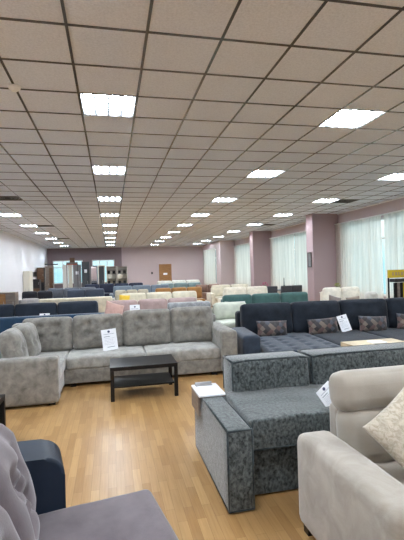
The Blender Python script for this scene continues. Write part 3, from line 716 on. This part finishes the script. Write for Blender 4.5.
chair(7.35, 15.8, PI - .1, 'dark grey upholstered chair closest to the first pillar')
t = thing('bottle_vase', 'slim dark bottle-shaped vase on the window table', 'vase', (7.2, 16.5, .771))
bm = nb(); prof = [(0, 0), (.05, 0), (.06, .05), (.05, .13), (.02, .2), (.016, .42), (.022, .44), (0, .44)]
def lathe(bm, prof, n=16):
    rings = [[bm.verts.new((r * math.cos(2 * PI * i / n), r * math.sin(2 * PI * i / n), z)) for i in range(n)] if r > 0 else [bm.verts.new((0, 0, z))] for r, z in prof]
    for A, B in zip(rings, rings[1:]):
        for i in range(n):
            a = [A[i % len(A)], A[(i + 1) % len(A)], B[(i + 1) % len(B)], B[i % len(B)]]; q = []
            for v in a:
                if v not in q: q.append(v)
            if len(q) > 2: bm.faces.new(q).smooth = True
    return bm
lathe(bm, prof); part('vase_body', bm, M['screen'], t)
bm = nb(); box(bm, -.012, .012, -.012, .012, .44, .5); part('stopper', bm, M['walnut'], t)
def flower(x, y, z, m, label, n=9, s=.12):
    t = thing('flower_pot', label, 'flower', (x, y, z))
    bm = nb(); lathe(bm, [(0, 0), (.05, 0), (.065, .1), (0, .1)]); part('pot', bm, M['white'], t)
    bm = nb(); bl = nb()
    for i in range(n):
        a = i * 2.4; r = s * (.25 + .75 * (i / n)); px, py, pz = r * math.cos(a), r * math.sin(a), .18 + s * .9 * (1 - i / n)
        cyl(bm, (0, 0, .09), (px, py, pz), .004, None, 6)
        for k in range(5):
            b2 = k * 2 * PI / 5; mm = T(px + .022 * math.cos(b2), py + .022 * math.sin(b2), pz) @ R(b2, 'Z') @ R(-.4, 'Y') @ Matrix.Diagonal((.026, .016, .006, 1)); bmesh.ops.create_uvsphere(bl, u_segments=8, v_segments=6, radius=1, matrix=mm)
    part('stem', bm, M['green'], t); part('blossom', bl, m, t, smooth=True)
flower(6.35, 16.55, .771, M['magenta'], 'magenta flowers in a white pot on the window table', 11, .17)
t = thing('console_table', 'narrow white console behind the cream window sofa', 'table', (7.3, 12.75, 0))
bm = nb(); box(bm, -.4, .4, -.14, .14, .8, .83, .003); part('tabletop', bm, M['white'], t)
for sx in (-1, 1):
    for sy in (-1, 1): bm = nb(); box(bm, sx * .37 - .015, sx * .37 + .015, sy * .11 - .015, sy * .11 + .015, 0, .8); part('leg', bm, M['white'], t)
flower(7.5, 12.75, .831, M['lime'], 'lime-yellow flowers in a white pot behind the cream window sofa', 9, .12)

# ================================================================== LEFT SIDE CABINETS
def cabinet(name, label, cat, x0, x1, y0, y1, h, body, doors, dm, hm=M['steel']):
    t = thing(name, label, cat, ((x0 + x1) / 2, (y0 + y1) / 2, 0)); hx, hy = (x1 - x0) / 2, (y1 - y0) / 2
    bm = nb(); box(bm, -hx, hx, -hy, hy, .05, h, .004); part('body', bm, body, t, wn=True)
    bm = nb(); box(bm, -hx + .03, hx - .03, -hy + .03, hy - .03, 0, .05); part('plinth', bm, M['dark'], t)
    for (a, b_, z0, z1, m) in doors:
        bm = nb(); box(bm, -hx + 2 * hx * a + .006, -hx + 2 * hx * b_ - .006, -hy - .018, -hy - .001, z0, z1, .003); d_ = part('door', bm, m or dm, t, wn=True)
        bm = nb(); xx = -hx + 2 * hx * b_ - .05; cyl(bm, (xx, -hy - .035, (z0 + z1) / 2 - .07), (xx, -hy - .035, (z0 + z1) / 2 + .07), .006, None, 8); sub('handle', bm, hm, d_)
    return t
cabinet('tall_chest', 'brown and taupe wooden chest standing behind the dark navy sofa', 'chest', -3.2, -2.66, 12.6, 13.05, 1.22, M['taupe'], [(0, .5, .1, .6, M['taupe']), (.5, 1, .1, .6, None), (0, .55, .62, 1.18, M['oak']), (.55, 1, .62, 1.18, M['taupe'])], M['taupe'])
cabinet('tall_cabinet', 'tall cream cabinet standing against the white wall', 'cabinet', -4.33, -4.02, 22.4, 23.3, 1.9, M['creamlac'], [(0, .5, .1, 1.8, None), (.5, 1, .1, 1.8, None)], M['creamlac'])
def tv(y0, y1, z0, z1, label):
    t = thing('wall_screen', label, 'screen', (XL, (y0 + y1) / 2, (z0 + z1) / 2)); hy, hz = (y1 - y0) / 2, (z1 - z0) / 2
    bm = nb(); box(bm, .0, .05, -hy, hy, -hz, hz, .006); part('casing', bm, M['dark'], t)
    bm = nb(); box(bm, .051, .054, -hy + .03, hy - .03, -hz + .03, hz - .03); part('display', bm, M['screen'], t)
cabinet('display_cabinet', 'low black cabinet against the white wall, beyond the tall cream cabinet', 'cabinet', -4.3, -3.8, 24.0, 24.5, 1.42, M['dark'], [(0, 1, .1, .95, M['walnut']), (0, 1, 1.0, 1.46, M['screen'])], M['walnut'])
tv(24.7, 27.9, 1.60, 1.86, 'black framed wall screen above the black cabinets')
cabinet('wardrobe', 'walnut-topped dark wardrobe at the end of the white wall', 'wardrobe', -4.28, -3.88, 26.1, 26.6, 2.12, M['dark'], [(0, 1, 1.25, 2.08, M['walnut']), (0, 1, .1, 1.22, M['screen'])], M['walnut'])
cabinet('wardrobe', 'taupe sliding wardrobe just before the back windows', 'wardrobe', -3.93, -3.48, 27.0, 27.5, 2.2, M['taupe'], [(0, .5, .1, 2.1, M['taupe']), (.5, 1, .1, 2.1, M['walnut'])], M['taupe'])
t = thing('arc_lamp', 'dark flat lamp head projecting above the taupe wardrobe', 'lamp', (-3.6, 27.75, 0))
bm = nb(); cyl(bm, (0, 0, .02), (0, 0, 2.3), .018); part('pole', bm, M['dark'], t)
bm = nb(); cyl(bm, (0, 0, 0), (0, 0, .02), .16, None, 24); part('base', bm, M['dark'], t)
bm = nb(); box(bm, -.45, .35, -.06, .06, 2.3, 2.37, .01); part('lamp_head', bm, M['dark'], t)
# back displays
def panel(x0, x1, h, y, m, label, name='display_door', card=None, frame=None, handle=True, glassm=None):
    t = thing(name, label, 'display door' if name == 'display_door' else 'mirror', ((x0 + x1) / 2, y, 0), 0, 'door and mirror samples before the back windows'); hx = (x1 - x0) / 2
    fr = frame or m; f = .06
    bm = nb(); box(bm, -hx, -hx + f, -.05, .05, 0, h); box(bm, hx - f, hx, -.05, .05, 0, h); box(bm, -hx + f, hx - f, -.05, .05, h - f, h); box(bm, -hx, hx, -.18, .18, 0, .03); part('frame', bm, fr, t)
    bm = nb(); box(bm, -hx + f, hx - f, -.02, .02, .03, h - f, .002); part('panel', bm, glassm or m, t)
    if handle: bm = nb(); cyl(bm, (hx - .14, -.05, 1.0), (hx - .14, -.05, 1.2), .01, None, 8); part('handle', bm, M['steel'], t)
    if card: bm = nb(); box(bm, card[0] - .09, card[0] + .09, -.03, -.021, card[1] - .11, card[1] + .11); part('label_card', bm, M['paper'], t)
panel(-3.08, -2.74, 2.3, 28.6, M['white'], 'white panel left of the reddish display header', handle=False)
panel(-2.74, -2.5, 2.3, 28.9, M['creamlac'], 'narrow cream door sample under the display header', handle=False)
panel(-2.42, -1.92, 2.3, 28.8, M['greypanel'], 'mid grey door sample with white card under the display header', card=(-.02, 1.75))
t = thing('display_header', 'dark canopy header with reddish lettering strip above the grey door sample', 'display header', (-2.4, 28.4, 0))
bm = nb(); box(bm, -.42, .3, -.03, .03, 2.28, 2.36); box(bm, -.2, .12, -.03, .03, 2.45, 2.75); part('header_board', bm, M['walnut'], t)
bm = nb(); box(bm, -.38, .26, -.045, -.031, 2.29, 2.34); part('lettering_strip', bm, M['red'], t)
for sx in (-.4, .28): bm = nb(); cyl(bm, (sx, 0, 0), (sx, 0, 2.45), .015); part('post', bm, M['dark'], t)
bm = nb(); box(bm, -.42, .3, -.02, .02, 2.36, 2.45); part('crossbar', bm, M['taupe'], t)
panel(-1.88, -1.38, 2.48, 28.8, M['darkpanel'], 'dark grey door sample with white card, between the two back windows', card=(.0, 1.85))
panel(-1.34, -.86, 2.2, 28.8, M['mirror'], 'tall mirror door sample just right of the dark grey door', name='display_mirror', frame=M['greypanel'], handle=False)
panel(-.84, -.38, 2.22, 28.8, M['darkpanel'], 'charcoal door sample in a pale frame beside the mirror door', frame=M['creamlac'])
def shelf(x0, x1, label):
    t = thing('shelf_unit', label, 'shelf unit', ((x0 + x1) / 2, 29.1, 0), 0, 'pale shelf units before the back wall'); hx = (x1 - x0) / 2; h = 2.12
    bm = nb(); box(bm, -hx, -hx + .03, -.2, .2, 0, h); box(bm, hx - .03, hx, -.2, .2, 0, h); box(bm, -hx + .03, hx - .03, .17, .2, 0, h); box(bm, -.015, .015, -.19, .17, 0, h); part('carcass', bm, M['creamlac'], t)
    for z in (.1, .5, .9, 1.25, 1.6, 1.85, h - .03): bm = nb(); box(bm, -hx + .03, hx - .03, -.2, .17, z, z + .03); part('shelf_board', bm, M['taupe'], t)
    for z0, z1, a, b_ in ((.13, .9, -hx + .03, hx - .03), (1.28, 1.6, -hx + .03, -.015)): bm = nb(); box(bm, a, b_, -.216, -.201, z0, z1, .002); part('door', bm, M['creamlac'], t)
    for z in (.93, 1.63):
        for xx in (-hx * .55, hx * .45): bm = nb(); box(bm, xx - .09, xx + .09, -.1, .1, z, z + .2, .01); o = part('drawer_box', bm, M['dark'], t)
shelf(-.28, .4, 'pale shelf unit with dark boxes right of the charcoal door sample')
shelf(.44, 1.12, 'pale shelf unit with dark boxes nearest the pale wall')
panel(.42, .43, .01, 29, M['white'], 'x') if False else None

# ================================================================== WORLD, CAMERA
w = bpy.data.worlds.new('day_sky'); scene.world = w; w.use_nodes = True; nt = w.node_tree; bg = nt.nodes['Background']
tc = nt.nodes.new('ShaderNodeTexCoord'); sp = nt.nodes.new('ShaderNodeSeparateXYZ'); r = nt.nodes.new('ShaderNodeValToRGB')
nt.links.new(tc.outputs['Generated'], sp.inputs[0]); nt.links.new(sp.outputs['Z'], r.inputs['Fac'])
r.color_ramp.elements[0].position = 0; r.color_ramp.elements[0].color = (.34, .57, .64, 1); r.color_ramp.elements[1].position = .14; r.color_ramp.elements[1].color = (1, 1, 1, 1)
nt.links.new(r.outputs['Color'], bg.inputs['Color']); bg.inputs['Strength'].default_value = .9

cam = bpy.data.cameras.new('camera'); co = bpy.data.objects.new('camera', cam); C.objects.link(co)
th, ro = .217, -.029
r0_ = Vector((math.cos(th), -math.sin(th), 0)); up = Vector((0, 0, 1)); bk = -Vector((math.sin(th), math.cos(th), 0))
rx = math.cos(ro) * r0_ + math.sin(ro) * up; uy = -math.sin(ro) * r0_ + math.cos(ro) * up
mw = Matrix((rx, uy, bk)).transposed().to_4x4(); mw.translation = (0, 0, 1.7); co.matrix_world = mw
cam.sensor_fit = 'HORIZONTAL'; cam.sensor_width = 36; cam.lens = 414.5 / 404 * 36; cam.clip_start = .02
scene.camera = co
vs = scene.view_settings
vs.view_transform = 'Standard'; vs.look = 'None'; vs.gamma = 1; vs.use_curve_mapping = False; vs.exposure = 1.1
scene.cycles.max_bounces = 8; scene.cycles.diffuse_bounces = 5; scene.cycles.transparent_max_bounces = 12
scene.cycles.use_denoising = True; scene.cycles.caustics_reflective = False
scene.cycles.sample_clamp_indirect = 8
